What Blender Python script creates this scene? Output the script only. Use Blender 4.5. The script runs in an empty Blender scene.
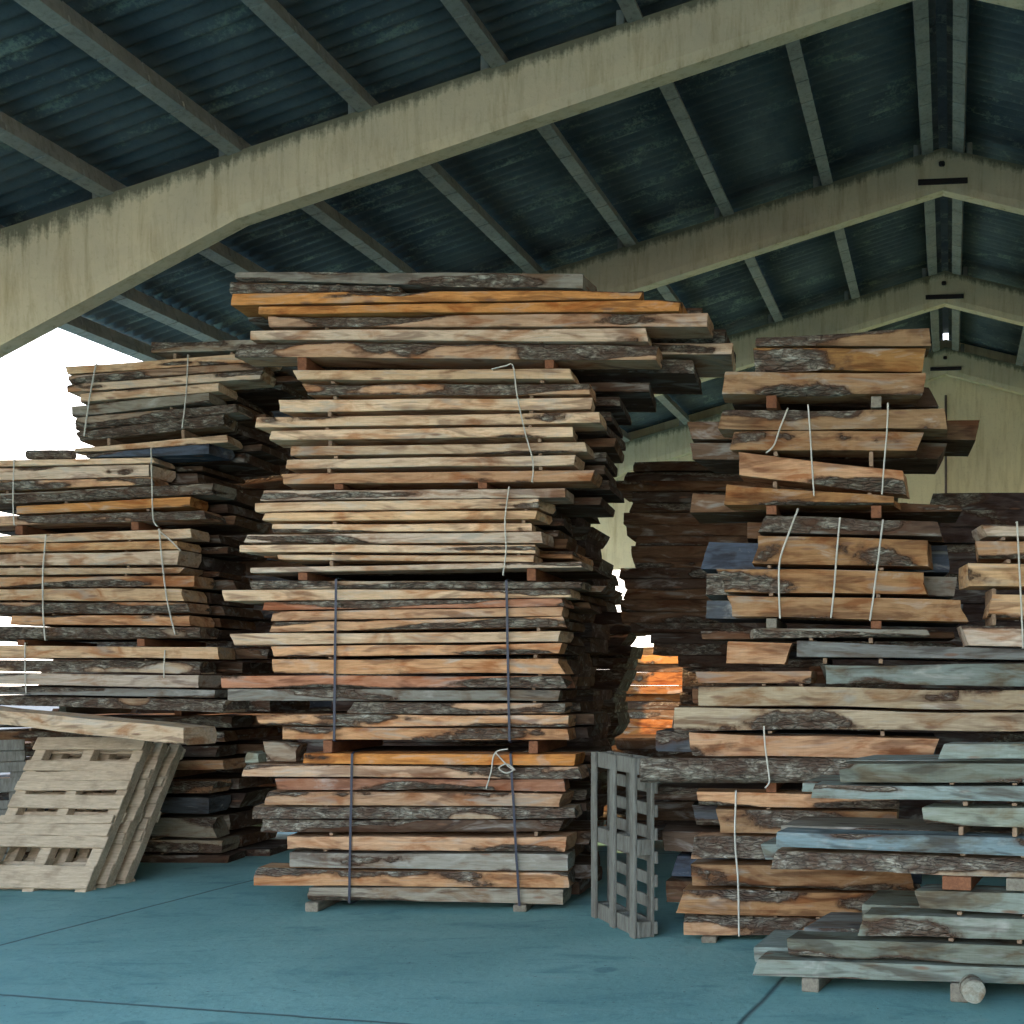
import bpy, bmesh, math, random
from mathutils import Vector, Matrix, noise

rnd = random.Random(7)
scene = bpy.context.scene
COL = scene.collection

# ------------------------------------------------------------------ camera model
F, CX, HY, CH = 1250.0, 817.0, 680.0, 1.65
cam_d = bpy.data.cameras.new('camera'); cam = bpy.data.objects.new('camera', cam_d)
COL.objects.link(cam); scene.camera = cam
cam_d.sensor_width = 36.0; cam_d.lens = 36.0*F/1024.0
cam_d.shift_x = (512-CX)/1024.0; cam_d.shift_y = (HY-512)/1024.0
cam.location = (0, 0, CH); cam.rotation_euler = (math.pi/2, 0, 0)
cam_d.clip_end = 500

def PX(u, d): return (u-CX)/F*d
def PZ(v, d): return CH+(HY-v)/F*d

# ------------------------------------------------------------------ helpers
def tag(o, label=None, cat=None, group=None, kind=None):
    if label: o['label'] = label
    if cat: o['category'] = cat
    if group: o['group'] = group
    if kind: o['kind'] = kind
    return o

def link(name, me, mat, parent=None, loc=None, rot=None):
    o = bpy.data.objects.new(name, me)
    if mat: me.materials.append(mat)
    COL.objects.link(o)
    if parent: o.parent = parent
    if loc is not None: o.location = loc
    if rot is not None: o.rotation_euler = rot
    return o

def empty(name, loc, rot=(0, 0, 0)):
    o = bpy.data.objects.new(name, None); COL.objects.link(o)
    o.location = loc; o.rotation_euler = rot; o.empty_display_size = .1
    return o

def mesh(name, vs, fs, smooth=False):
    me = bpy.data.meshes.new(name); me.from_pydata(vs, [], fs); me.update()
    if smooth:
        for p in me.polygons: p.use_smooth = True
    return me

def fix(me):
    bm = bmesh.new(); bm.from_mesh(me); bmesh.ops.recalc_face_normals(bm, faces=bm.faces)
    bm.to_mesh(me); bm.free(); return me

def box_me(name, sx, sy, sz, bev=.004, seed=0, rough=0.0, seg=1, org=(0, 0, 0)):
    """box centred in x,y, standing on z=0, bevelled, optionally knocked about"""
    bm = bmesh.new(); bmesh.ops.create_cube(bm, size=1)
    for v in bm.verts: v.co = Vector((v.co.x*sx, v.co.y*sy, (v.co.z+.5)*sz))
    if seg > 1:
        ax = max(range(3), key=lambda i: (sx, sy, sz)[i])
        es = [e for e in bm.edges if abs((e.verts[0].co-e.verts[1].co)[ax]) > (sx, sy, sz)[ax]*.9]
        bmesh.ops.subdivide_edges(bm, edges=es, cuts=seg-1)
    if bev > 0:
        es = [e for e in bm.edges if len(e.link_faces) == 2 and e.calc_face_angle(0) > .5]
        bmesh.ops.bevel(bm, geom=es, offset=bev, segments=1, affect='EDGES')
    if rough:
        for v in bm.verts:
            n = noise.noise_vector(v.co*3+Vector((seed*7.3, seed, 0)))
            v.co += n*rough
    for v in bm.verts: v.co += Vector(org)
    me = bpy.data.meshes.new(name); bm.to_mesh(me); bm.free(); return me

def tube_me(name, pts, r, n=6):
    vs, fs = [], []
    for i, p in enumerate(pts):
        p = Vector(p); a = Vector(pts[max(i-1, 0)]); b = Vector(pts[min(i+1, len(pts)-1)])
        t = (b-a).normalized(); s = t.cross(Vector((0, 1, 0)))
        if s.length < .05: s = t.cross(Vector((1, 0, 0)))
        s.normalize(); w = t.cross(s)
        for k in range(n):
            an = 2*math.pi*k/n; vs.append(p+(s*math.cos(an)+w*math.sin(an))*r)
    for i in range(len(pts)-1):
        for k in range(n):
            fs.append((i*n+k, i*n+(k+1) % n, (i+1)*n+(k+1) % n, (i+1)*n+k))
    fs.append(tuple(range(n))); fs.append(tuple((len(pts)-1)*n+k for k in range(n)))
    return fix(mesh(name, vs, fs, True))

def ribbon_me(name, pts, w, t):
    """flat strap in a plane x=const; pts = (x,y,z)"""
    vs, fs = [], []
    for i, p in enumerate(pts):
        p = Vector(p); a = Vector(pts[max(i-1, 0)]); b = Vector(pts[min(i+1, len(pts)-1)])
        tn = (b-a).normalized(); s = Vector((1, 0, 0)); nrm = tn.cross(s).normalized()
        for (q, e) in ((-1, -1), (1, -1), (1, 1), (-1, 1)):
            vs.append(p+s*q*w/2+nrm*e*t/2)
    for i in range(len(pts)-1):
        for k in range(4): fs.append((i*4+k, i*4+(k+1) % 4, (i+1)*4+(k+1) % 4, (i+1)*4+k))
    fs.append((0, 1, 2, 3)); m = (len(pts)-1)*4; fs.append((m, m+1, m+2, m+3))
    return fix(mesh(name, vs, fs))

# ------------------------------------------------------------------ materials
def newmat(name):
    m = bpy.data.materials.new(name); m.use_nodes = True
    nt = m.node_tree; nt.nodes.clear()
    out = nt.nodes.new('ShaderNodeOutputMaterial'); b = nt.nodes.new('ShaderNodeBsdfPrincipled')
    nt.links.new(b.outputs[0], out.inputs[0])
    return m, nt, b

class G:
    """tiny node helper"""
    def __init__(s, nt): s.nt = nt
    def n(s, t, **k):
        nd = s.nt.nodes.new(t)
        for a, v in k.items(): setattr(nd, a, v)
        return nd
    def l(s, a, b): s.nt.links.new(a, b)
    def val(s, x, sock):
        if hasattr(x, 'links'): s.l(x, sock)
        else: sock.default_value = x
    def math(s, op, a, b=0.0, c=None, clamp=False):
        nd = s.n('ShaderNodeMath', operation=op, use_clamp=clamp)
        s.val(a, nd.inputs[0]); s.val(b, nd.inputs[1])
        if c is not None: s.val(c, nd.inputs[2])
        return nd.outputs[0]
    def noise(s, vec, scale, detail=4, rough=.6, dist=0.0):
        nd = s.n('ShaderNodeTexNoise'); s.l(vec, nd.inputs['Vector'])
        nd.inputs['Scale'].default_value = scale; nd.inputs['Detail'].default_value = detail
        nd.inputs['Roughness'].default_value = rough; nd.inputs['Distortion'].default_value = dist
        return nd.outputs[0]
    def mapping(s, vec, scale=(1, 1, 1), loc=None, rot=(0, 0, 0)):
        nd = s.n('ShaderNodeMapping'); s.l(vec, nd.inputs['Vector'])
        nd.inputs['Scale'].default_value = scale; nd.inputs['Rotation'].default_value = rot
        if loc is not None: s.val(loc, nd.inputs['Location'])
        return nd.outputs[0]
    def ramp(s, f, stops, interp='LINEAR'):
        nd = s.n('ShaderNodeValToRGB'); cr = nd.color_ramp; cr.interpolation = interp
        while len(cr.elements) > 1: cr.elements.remove(cr.elements[-1])
        cr.elements[0].position = stops[0][0]; c = stops[0][1]
        cr.elements[0].color = (c, c, c, 1) if not hasattr(c, '__len__') else (*c, 1)
        for p, c in stops[1:]:
            e = cr.elements.new(p); e.color = (c, c, c, 1) if not hasattr(c, '__len__') else (*c, 1)
        s.l(f, nd.inputs[0]); return nd.outputs[0]
    def mix(s, f, a, b, mode='MIX'):
        nd = s.n('ShaderNodeMix', data_type='RGBA', blend_type=mode)
        s.val(f, nd.inputs[0])
        for x, i in ((a, 6), (b, 7)):
            if hasattr(x, 'links'): s.l(x, nd.inputs[i])
            else: nd.inputs[i].default_value = (*x, 1)
        return nd.outputs[2]
    def bump(s, h, dist, strength=1.0, normal=None):
        nd = s.n('ShaderNodeBump'); s.l(h, nd.inputs['Height'])
        nd.inputs['Distance'].default_value = dist; nd.inputs['Strength'].default_value = strength
        if normal: s.l(normal, nd.inputs['Normal'])
        return nd.outputs[0]

def wood_mat():
    """sawn slab: per-object colour, bark patches from the mesh's own 'sd' field"""
    m, nt, b = newmat('sawn_slab'); g = G(nt)
    tc = g.n('ShaderNodeTexCoord'); oi = g.n('ShaderNodeObjectInfo')
    off = g.n('ShaderNodeCombineXYZ')
    r = g.math('MULTIPLY', oi.outputs['Random'], 57.0)
    g.l(r, off.inputs[0]); g.l(g.math('MULTIPLY', oi.outputs['Random'], 23.0), off.inputs[1]); g.l(r, off.inputs[2])
    P = g.mapping(tc.outputs['Object'], (1, 1, 1), off.outputs[0])
    grain = g.noise(g.mapping(P, (1.2, 14, 16)), 3.0, 5, .65, .6)
    fine = g.noise(g.mapping(P, (3, 40, 60)), 4.0, 3, .6)
    blot = g.noise(g.mapping(P, (1, 2, 3.0)), 2.6, 4, .6, .8)
    saw = g.noise(g.mapping(P, (40, 6, 3)), 3.0, 2, .5)
    base = oi.outputs['Color']
    w = g.mix(g.ramp(grain, [(.32, 0.0), (.62, .55)]), base, (.50, .46, .40), 'MULTIPLY')
    w = g.mix(g.ramp(blot, [(.50, 0.0), (.66, .85)]), w, (.62, .40, .27), 'MULTIPLY')
    w = g.mix(g.ramp(blot, [(.26, .55), (.42, 0.0)]), w, (.56, .56, .52), 'MIX')
    w = g.mix(g.ramp(fine, [(.45, 0.0), (.8, .35)]), w, (.35, .27, .2), 'MULTIPLY')
    w = g.mix(g.ramp(saw, [(.45, 0.0), (.8, .10)]), w, (.5, .42, .35), 'MULTIPLY')
    big = g.noise(g.mapping(P, (.9, 1.5, 5)), 2.2, 3, .55, 1.0)
    w = g.mix(g.ramp(big, [(.54, 0.0), (.64, .75)]), w, (.42, .36, .36), 'MULTIPLY')
    w = g.mix(g.ramp(big, [(.30, .45), (.42, 0.0)]), w, (.30, .33, .31), 'MIX')
    # knots
    vo = g.n('ShaderNodeTexVoronoi', feature='F1'); g.l(g.mapping(P, (1.6, 2, 7)), vo.inputs['Vector']); vo.inputs['Scale'].default_value = 1.6
    w = g.mix(g.ramp(vo.outputs['Distance'], [(.05, .8), (.10, .5), (.14, 0.0)]), w, (.20, .11, .07), 'MIX')
    # bark
    bn = g.noise(g.mapping(P, (.7, 1.2, 1.7)), 13.0, 5, .68, .9)
    bl = g.noise(g.mapping(P, (1, 1.3, 1.4)), 7.0, 4, .65)
    vb = g.n('ShaderNodeTexVoronoi', feature='DISTANCE_TO_EDGE'); g.l(g.mapping(P, (.4, 1, 1.5)), vb.inputs['Vector']); vb.inputs['Scale'].default_value = 30.0
    bark = g.ramp(bn, [(.30, (.04, .034, .028)), (.44, (.14, .12, .095)), (.55, (.27, .25, .20)), (.68, (.56, .55, .46))])
    bark = g.mix(g.ramp(bl, [(.42, 0.0), (.58, .8)]), bark, (.115, .07, .048), 'MIX')
    bark = g.mix(g.ramp(vb.outputs['Distance'], [(0.0, .6), (.09, 0.0)]), bark, (.03, .024, .02), 'MIX')
    at = g.n('ShaderNodeAttribute', attribute_name='sd')
    edge = g.noise(g.mapping(P, (1, 1, 1.5)), 9.0, 4, .6)
    s2 = g.math('ADD', at.outputs['Fac'], g.math('MULTIPLY', g.math('SUBTRACT', edge, .5), .34))
    mask = g.ramp(g.math('ADD', s2, .5), [(.485, 0.0), (.52, 1.0)])
    rim = g.ramp(g.math('ADD', s2, .5), [(.42, 0.0), (.485, .6), (.515, .7), (.55, 0.0)])
    c = g.mix(mask, w, bark)
    c = g.mix(rim, c, (.085, .042, .024))
    g.l(c, b.inputs['Base Color'])
    b.inputs['Roughness'].default_value = .85; b.inputs['Specular IOR Level'].default_value = .2
    hb = g.math('MULTIPLY', mask, g.math('ADD', g.math('MULTIPLY', bn, 1.2), g.math('MULTIPLY', g.ramp(vb.outputs['Distance'], [(0, 0.0), (.2, 1.0)]), .4)))
    hw = g.math('MULTIPLY', g.math('ADD', grain, g.math('MULTIPLY', saw, .12)), .10)
    g.l(g.bump(g.math('ADD', hb, hw), .022, .9), b.inputs['Normal'])
    return m

def simple_wood(name, c1, c2, gs=(1, 1, 14), bump=.003):
    m, nt, b = newmat(name); g = G(nt)
    tc = g.n('ShaderNodeTexCoord'); oi = g.n('ShaderNodeObjectInfo')
    off = g.n('ShaderNodeCombineXYZ'); g.l(g.math('MULTIPLY', oi.outputs['Random'], 31.0), off.inputs[0])
    P = g.mapping(tc.outputs['Object'], (1, 1, 1), off.outputs[0])
    a = g.noise(g.mapping(P, gs), 4.0, 5, .65, .5); bl = g.noise(P, 5.0, 4, .6)
    c = g.mix(g.ramp(a, [(.3, 0.0), (.7, 1.0)]), c1, c2)
    c = g.mix(g.ramp(bl, [(.5, 0.0), (.72, .6)]), c, (.45, .40, .36), 'MULTIPLY')
    g.l(c, b.inputs['Base Color']); b.inputs['Roughness'].default_value = .85; b.inputs['Specular IOR Level'].default_value = .2
    g.l(g.bump(a, bump), b.inputs['Normal']); return m

def concrete(name, c1, c2, stain, sc=1.0, topdirt=False):
    m, nt, b = newmat(name); g = G(nt)
    tc = g.n('ShaderNodeTexCoord'); P = tc.outputs['Object']
    a = g.noise(P, 1.4*sc, 6, .65, .3); f = g.noise(P, 26*sc, 5, .7); st = g.noise(g.mapping(P, (6, 6, .8)), 1.6*sc, 5, .7, .3)
    c = g.mix(g.ramp(a, [(.35, 0.0), (.65, 1.0)]), c1, c2)
    c = g.mix(g.ramp(st, [(.48, 0.0), (.75, .85)]), c, stain, 'MULTIPLY')
    if topdirt:   # algae and damp staining along the upper edge where the roof leaks ('dirt' is stored on the mesh)
        at = g.n('ShaderNodeAttribute', attribute_name='dirt')
        k = g.math('ADD', at.outputs['Fac'], g.math('MULTIPLY', g.math('SUBTRACT', st, .5), 1.1))
        k = g.math('ADD', k, g.math('MULTIPLY', g.math('SUBTRACT', f, .5), .5))
        c = g.mix(g.ramp(k, [(.48, 0.0), (.80, .85)]), c, (.105, .11, .075))
    c = g.mix(g.ramp(f, [(.55, 0.0), (.8, .5)]), c, (.55, .52, .46), 'MULTIPLY')
    g.l(c, b.inputs['Base Color']); b.inputs['Roughness'].default_value = .9; b.inputs['Specular IOR Level'].default_value = .2
    g.l(g.bump(g.math('ADD', a, f), .008, .5), b.inputs['Normal']); return m

def floor_mat():
    m, nt, b = newmat('floor_concrete'); g = G(nt)
    tc = g.n('ShaderNodeTexCoord'); P = tc.outputs['Object']
    a = g.noise(P, .55, 6, .6, .5); f = g.noise(P, 14, 6, .7); s = g.noise(g.mapping(P, (1, 2.4, 1)), 1.7, 5, .65, .6)
    c = g.mix(g.ramp(a, [(.35, 0.0), (.68, 1.0)]), (.16, .36, .365), (.26, .50, .49))
    c = g.mix(g.ramp(s, [(.54, 0.0), (.70, .65)]), c, (.42, .56, .64), 'MULTIPLY')
    c = g.mix(g.ramp(s, [(.26, .35), (.40, 0.0)]), c, (.36, .50, .49), 'MIX')
    c = g.mix(g.ramp(f, [(.52, 0.0), (.8, .6)]), c, (.5, .56, .58), 'MULTIPLY')
    vo = g.n('ShaderNodeTexVoronoi', feature='F1'); g.l(P, vo.inputs['Vector']); vo.inputs['Scale'].default_value = 1.3
    c = g.mix(g.ramp(g.math('ADD', vo.outputs['Distance'], g.math('MULTIPLY', g.math('SUBTRACT', f, .5), .05)), [(.075, .6), (.10, 0.0)]), c, (.45, .52, .60), 'MULTIPLY')
    c = g.mix(g.ramp(g.noise(P, 38, 2, .4), [(.70, 0.0), (.76, .8)]), c, (.06, .08, .09), 'MIX')
    # slab joints
    sp = g.n('ShaderNodeSeparateXYZ'); g.l(P, sp.inputs[0])
    wob = g.math('MULTIPLY', g.math('SUBTRACT', g.noise(P, 3.0, 4, .7), .5), .03)
    tot = None
    for (px, py, dx, dy) in ((-5.08, 7.78, .17, 1), (-4.28, 6.55, 1, -.24), (-.37, 5.99, .20, 1), (-3.0, 12.2, 1, -.2)):
        L = math.hypot(dx, dy); nx, ny = dy/L, -dx/L
        dd = g.math('ADD', g.math('MULTIPLY', g.math('SUBTRACT', sp.outputs[0], px), nx), g.math('MULTIPLY', g.math('SUBTRACT', sp.outputs[1], py), ny))
        dd = g.math('ABSOLUTE', g.math('ADD', dd, wob))
        tot = dd if tot is None else g.math('MINIMUM', tot, dd)
    c = g.mix(g.ramp(tot, [(.004, .85), (.022, 0.0)]), c, (.05, .08, .09))
    g.l(c, b.inputs['Base Color']); b.inputs['Roughness'].default_value = .72; b.inputs['Specular IOR Level'].default_value = .3
    g.l(g.bump(g.math('ADD', f, g.math('MULTIPLY', g.ramp(tot, [(0.0, 0.0), (.02, 1.0)]), .6)), .01, .6), b.inputs['Normal'])
    return m

def roof_mat():
    m, nt, b = newmat('fibre_cement'); g = G(nt)
    tc = g.n('ShaderNodeTexCoord'); P = tc.outputs['Object']
    a = g.noise(P, .8, 5, .65, .4); l = g.noise(g.mapping(P, (1, 2.5, 1)), 1.1, 5, .7, .4); f = g.noise(P, 30, 4, .75)
    c = g.mix(g.ramp(a, [(.35, 0.0), (.7, 1.0)]), (.055, .072, .085), (.12, .145, .15))
    k = g.math('ADD', l, g.math('MULTIPLY', g.math('SUBTRACT', f, .5), .55))
    c = g.mix(g.ramp(k, [(.55, 0.0), (.68, .8)]), c, (.24, .29, .24), 'MIX')
    c = g.mix(g.ramp(f, [(.5, 0.0), (.8, .5)]), c, (.4, .45, .45), 'MULTIPLY')
    g.l(c, b.inputs['Base Color']); b.inputs['Roughness'].default_value = .9; b.inputs['Specular IOR Level'].default_value = .15
    return m

def plain(name, c, rough=.6, metal=0.0, n=0.3):
    m, nt, b = newmat(name); g = G(nt)
    tc = g.n('ShaderNodeTexCoord'); a = g.noise(tc.outputs['Object'], 12, 4, .6)
    g.l(g.mix(g.ramp(a, [(.4, 0.0), (.75, n)]), c, (.3, .28, .26), 'MULTIPLY'), b.inputs['Base Color'])
    b.inputs['Roughness'].default_value = rough; b.inputs['Metallic'].default_value = metal
    return m

M_SLAB = wood_mat()
M_PALLET = simple_wood('pallet_wood', (.66, .55, .40), (.42, .34, .25), (2, 14, 14))
M_PALLET_G = simple_wood('weathered_pallet_wood', (.24, .25, .22), (.13, .125, .11), (14, 14, 2))
M_SPACER = simple_wood('spacer_wood', (.30, .13, .065), (.16, .07, .04), (10, 2, 10))
M_SPACER_G = simple_wood('grey_spacer_wood', (.30, .28, .22), (.17, .15, .12), (10, 2, 10))
M_STICK = simple_wood('stick_wood', (.40, .28, .18), (.2, .14, .1), (10, 2, 10))
M_BEAM = concrete('beam_concrete', (.70, .60, .40), (.60, .52, .36), (.66, .60, .48), 1.0, True)
M_PURLIN = concrete('purlin_concrete', (.30, .30, .265), (.22, .225, .21), (.55, .52, .48), 2.0)
M_WALL = concrete('plaster', (.88, .76, .50), (.80, .68, .45), (.72, .66, .54), .8)
M_ROOF = roof_mat()
M_FLOOR = floor_mat()
M_STEEL = plain('dark_steel', (.022, .016, .016), .6, .3)
M_STRAP = plain('blue_black_strap', (.012, .022, .05), .45)
M_TWINE = plain('white_twine', (.62, .62, .55), .8)
M_GROUND = concrete('yard_ground', (.15, .14, .12), (.11, .105, .09), (.7, .66, .6), .3)

# ------------------------------------------------------------------ the building
PSI = math.atan(.107); AX = Vector((math.sin(PSI), math.cos(PSI), 0)); RX = Vector((math.cos(PSI), -math.sin(PSI), 0))
ORG = Vector((-.09, 0, 0)); BROT = (0, 0, -PSI)
def B(bx, by, z): return ORG+RX*bx+AX*by+Vector((0, 0, z))
HA, SL, BAY, BY1 = 7.68, .267, 4.28, 9.96
FR = [BY1+BAY*k for k in range(-1, 4)]          # frame stations; FR[1] is the big one in view
EAVE = 9.15; YF = -2.5
WALLY = FR[4]+.32

def bldg(name, me, mat, parent=None):
    if parent: return link(name, me, mat, parent)
    return link(name, me, mat, None, ORG, BROT)

# floor + yard
fl = mesh('floor', [(-14, -3, 0), (14, -3, 0), (14, WALLY+.2, 0), (-14, WALLY+.2, 0)], [(0, 1, 2, 3)])
tag(link('floor', fl, M_FLOOR), kind='structure')
gr = mesh('yard_ground', [(-90, -90, -.03), (90, -90, -.03), (90, 110, -.03), (-90, 110, -.03)], [(0, 1, 2, 3)])
tag(link('floor_yard', gr, M_GROUND), kind='structure')

# corrugated roof, both slopes, in overlapping sheet rows
def roof_slope(side):
    vs, fs = [], []
    pitch, amp = .155, .021
    rows = [(0.05, 1.30), (1.22, 2.50), (2.42, 3.68), (3.60, 4.85), (4.77, 6.02), (5.94, 7.20), (7.12, 8.30), (8.22, EAVE)]
    y0, y1 = YF, WALLY+.05
    ny = int((y1-y0)/pitch*8)
    for ri, (a, c) in enumerate(rows):
        base = len(vs); off = .0 if ri % 2 == 0 else 0.0
        for j in range(ny+1):
            y = y0+(y1-y0)*j/ny
            w = amp*math.cos(2*math.pi*y/pitch)+.004*noise.noise((y*.9, ri*3.1, side))
            for (x, lift) in ((a, .0), (c, .012)):
                lift2 = lift+.010*(noise.noise((math.floor(y/1.06)*5.1, ri*7.7, side*3))+.5 if x == c else 0)
                z = HA+.20-SL*x+.045+w-(0 if x == a else -.0)+(.018 if x == a else 0)-lift2*.0
                if x == c: z -= .016+.006*noise.noise((math.floor((y+.3)/1.06)*5.1, ri*7.7, side*3))
                vs.append((side*x, y, z))
        for j in range(ny):
            q = base+j*2; fs.append((q, q+1, q+3, q+2))
    me = fix(mesh('roof', vs, fs, True)); return me
for nm, s in (('ceiling_left', -1), ('ceiling_right', 1)):
    o = bldg(nm, roof_slope(s), M_ROOF); tag(o, kind='structure')
    md = o.modifiers.new('t', 'SOLIDIFY'); md.thickness = .007; md.offset = 1

# ridge cap with two chipped holes in the third bay
vs, fs = [], []; n = 420; y0, y1 = YF, WALLY+.05
prof = [(-.34, -.085), (-.17, -.035), (-.05, .0), (.05, .0), (.17, -.035), (.34, -.085)]
for j in range(n+1):
    y = y0+(y1-y0)*j/n
    for (x, z) in prof: vs.append((x, y, HA+.36+z))
def hole(j, k):
    y = y0+(y1-y0)*(j+.5)/n
    return k == 3 and (abs(y-16.1) < .09 or abs(y-16.9) < .04)
for j in range(n):
    for k in range(5):
        if not hole(j, k): fs.append((j*6+k, j*6+k+1, (j+1)*6+k+1, (j+1)*6+k))
tag(bldg('ceiling_ridge', fix(mesh('ridge_cap', vs, fs)), M_ROOF), kind='structure')

# portal frames
def rafter_me(side):
    T = .21
    st = [0, .6, 1.2, 2, 3, 4, 5, 5.9, 6.6, 7.4, 8.2, 8.8, 9.2]
    vs, fs = [], []; dirt = []
    NL = 7
    for x in st:
        top = HA-SL*x; th = .475+.085*x/5.9 if x <= 5.9 else .56+(x-5.9)/2.3*.46
        for yy in (0, T):
            for k in range(NL):
                t = k/(NL-1); z = top-th*t
                yk = yy
                if k == NL-1: yk = yy+(.02 if yy == 0 else -.02)
                vs.append((side*x, yk, z)); dirt.append(max(0, 1-t*2.2)*.95 if t < .5 else (0.35 if k == NL-1 else 0))
    m = 2*NL
    for i in range(len(st)-1):
        for k in range(NL-1):
            a = i*m+k; fs.append((a, a+1, a+m+1, a+m)); a += NL; fs.append((a, a+1, a+m+1, a+m))
        a = i*m; fs.append((a, a+NL, a+m+NL, a+m)); a = i*m+NL-1; fs.append((a, a+NL, a+m+NL, a+m))
    for i in (0, len(st)-1):
        for k in range(NL-1): a = i*m+k; fs.append((a, a+1, a+1+NL, a+NL))
    me = fix(mesh('rafter', vs, fs))
    at = me.attributes.new('dirt', 'FLOAT', 'POINT'); at.data.foreach_set('value', dirt); return me
def column_me(side):
    T = .21; vs = []
    pr = [(9.2, 5.23), (9.75, 5.08), (9.75, 0), (9.3, 0), (9.2, 4.01)]
    for yy in (0, T):
        for (x, z) in pr: vs.append((side*x, yy, z))
    n = len(pr); fs = [tuple(range(n)), tuple(range(n, 2*n))]+[(k, (k+1) % n, n+(k+1) % n, n+k) for k in range(n)]
    return fix(mesh('column', vs, fs))
PURL = [.17]+[.16+1.15*k for k in range(1, 8)]+[8.95]
rn = ['concrete roof frame just overhead, out at the near end', 'large cream concrete roof frame crossing the top left, nearest in view',
      'concrete roof frame in the middle distance, second in view', 'small concrete roof frame, third in view, above the right stack',
      'farthest concrete roof frame, standing against the back wall']
cleat = box_me('cleat', .07, .12, .15, .008)
for k, by in enumerate(FR):
    if k == 0: continue
    e = empty('concrete_roof_frame', B(0, by, 0), BROT)
    tag(e, rn[k], 'roof frame', 'concrete roof frames')
    for s in (-1, 1):
        bldg('rafter', rafter_me(s), M_BEAM, e); bldg('column', column_me(s), M_BEAM, e)
        for p in PURL:
            c = link('cleat', cleat, None, e, (s*(p+ .14 if p > .2 else p+.13), .105, HA-SL*(p+.1)-.01))
            if not cleat.materials: cleat.materials.append(M_PURLIN)
    pl = box_me('apex_plate', .56, .02, .065, .004); link('apex_plate', pl, M_STEEL, e, (0, -.014, HA-.42)); 
    bo = box_me('apex_bolt', .07, .05, .06, .015); link('apex_bolt', bo, M_STEEL, e, (-.01, -.02, HA-.22))

# purlins: one per bay and line
def purlin_me():
    L = BAY-.012; vs, fs = [], []
    prof = [(-.064, 0), (.064, 0), (.064, .06), (.04, .08), (.04, .175), (-.04, .175), (-.04, .08), (-.064, .06)]
    n = len(prof); ys = []
    k = 0; y = 0
    while y < L-.3:
        ys += [(y+.008, 1), (y+.412, 1), (y+.414, .84), (y+.426, .84)]; y += .424
    ys[0] = (0, 1); ys += [(y+.006, 1), (L, 1)]
    for (yy, s) in ys:
        for (x, z) in prof: vs.append((x*s, yy, .0875+(z-.0875)*s))
    for i in range(len(ys)-1):
        for j in range(n): fs.append((i*n+j, i*n+(j+1) % n, (i+1)*n+(j+1) % n, (i+1)*n+j))
    fs.append(tuple(range(n))); fs.append(tuple((len(ys)-1)*n+j for j in range(n)))
    return fix(mesh('purlin', vs, fs))
PM = purlin_me(); PM.materials.append(M_PURLIN)
_o = 'first second third fourth fifth sixth seventh eighth ninth tenth eleventh twelfth thirteenth fourteenth fifteenth sixteenth seventeenth eighteenth nineteenth'.split()
ordn = _o+['twentieth']+['twenty-'+w for w in _o[:9]]+['thirtieth']+['thirty-'+w for w in _o[:9]]+['fortieth']+['forty-'+w for w in _o[:9]]
baynm = ['nearest roof bay', 'second roof bay', 'third roof bay', 'farthest roof bay']
for k in range(4):
    for s in (-1, 1):
        for i, p in enumerate(PURL):
            o = bpy.data.objects.new('purlin', PM); COL.objects.link(o)
            y0 = FR[k]+(.165 if k else 0)
            o.location = B(s*p, FR[k]+.106, HA-SL*(p+.075)+.006)
            o.rotation_euler = (Matrix.Rotation(-PSI, 4, 'Z') @ Matrix.Rotation(s*math.atan(SL), 4, 'Y')).to_euler()
            tag(o, 'grey jointed concrete purlin, %s from the ridge on the %s slope, %s' % (ordn[i], 'left' if s < 0 else 'right', baynm[k]), 'purlin', 'concrete roof purlins')

# back wall with gable and a doorway, right wall
DX0, DX1, DH = -7.4, -5.0, 3.75
def wall_back():
    T = .22
    xs = [-9.7, DX0, DX1, 0, 9.7]
    vs, fs = [], []
    def prism(pts):
        b = len(vs); n = len(pts)
        for yy in (WALLY, WALLY+T):
            for (x, z) in pts: vs.append((x, yy, z))
        fs.append(tuple(range(b, b+n))); fs.append(tuple(range(b+n, b+2*n)))
        for k in range(n): fs.append((b+k, b+(k+1) % n, b+n+(k+1) % n, b+n+k))
    top = lambda x: HA+.235-SL*abs(x)
    prism([(-9.7, 0), (DX0, 0), (DX0, DH), (DX0, top(DX0)), (-9.7, top(-9.7))])
    prism([(DX0, DH), (DX1, DH), (DX1, top(DX1)), (DX0, top(DX0))])
    prism([(DX1, 0), (0, 0), (0, top(0)), (DX1, top(DX1)), (DX1, DH)])
    prism([(0, 0), (9.7, 0), (9.7, top(9.7)), (0, top(0))])
    return fix(mesh('wall_back', vs, fs))
tag(bldg('wall_back', wall_back(), M_WALL), kind='structure')
tag(bldg('wall_right', box_me('wall_right', .2, WALLY+8, 5.0, 0, org=(9.9, (WALLY-8)/2, 0)), M_WALL), kind='structure')  # out of view; run on forward to keep daylight off the right side
tag(bldg('wall_left_sun_block', box_me('wall_left_sun_block', .2, 7.4, 5.75, 0, org=(-9.9, 7.2, 0)), M_WALL), kind='structure')  # added out of view on the open side to block the sun
tag(bldg('wall_front_light_block', fix(mesh('wall_front_light_block', [(x, y, z) for y in (YF, YF+.2) for (x, z) in ((2.0, 0), (9.7, 0), (9.7, HA+.2-SL*9.7), (2.0, HA+.2-SL*2.0))],
    [(0, 1, 2, 3), (4, 5, 6, 7), (0, 1, 5, 4), (1, 2, 6, 5), (2, 3, 7, 6), (3, 0, 4, 7)])), M_WALL), kind='structure')  # added behind the camera so daylight enters only from the front left
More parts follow.
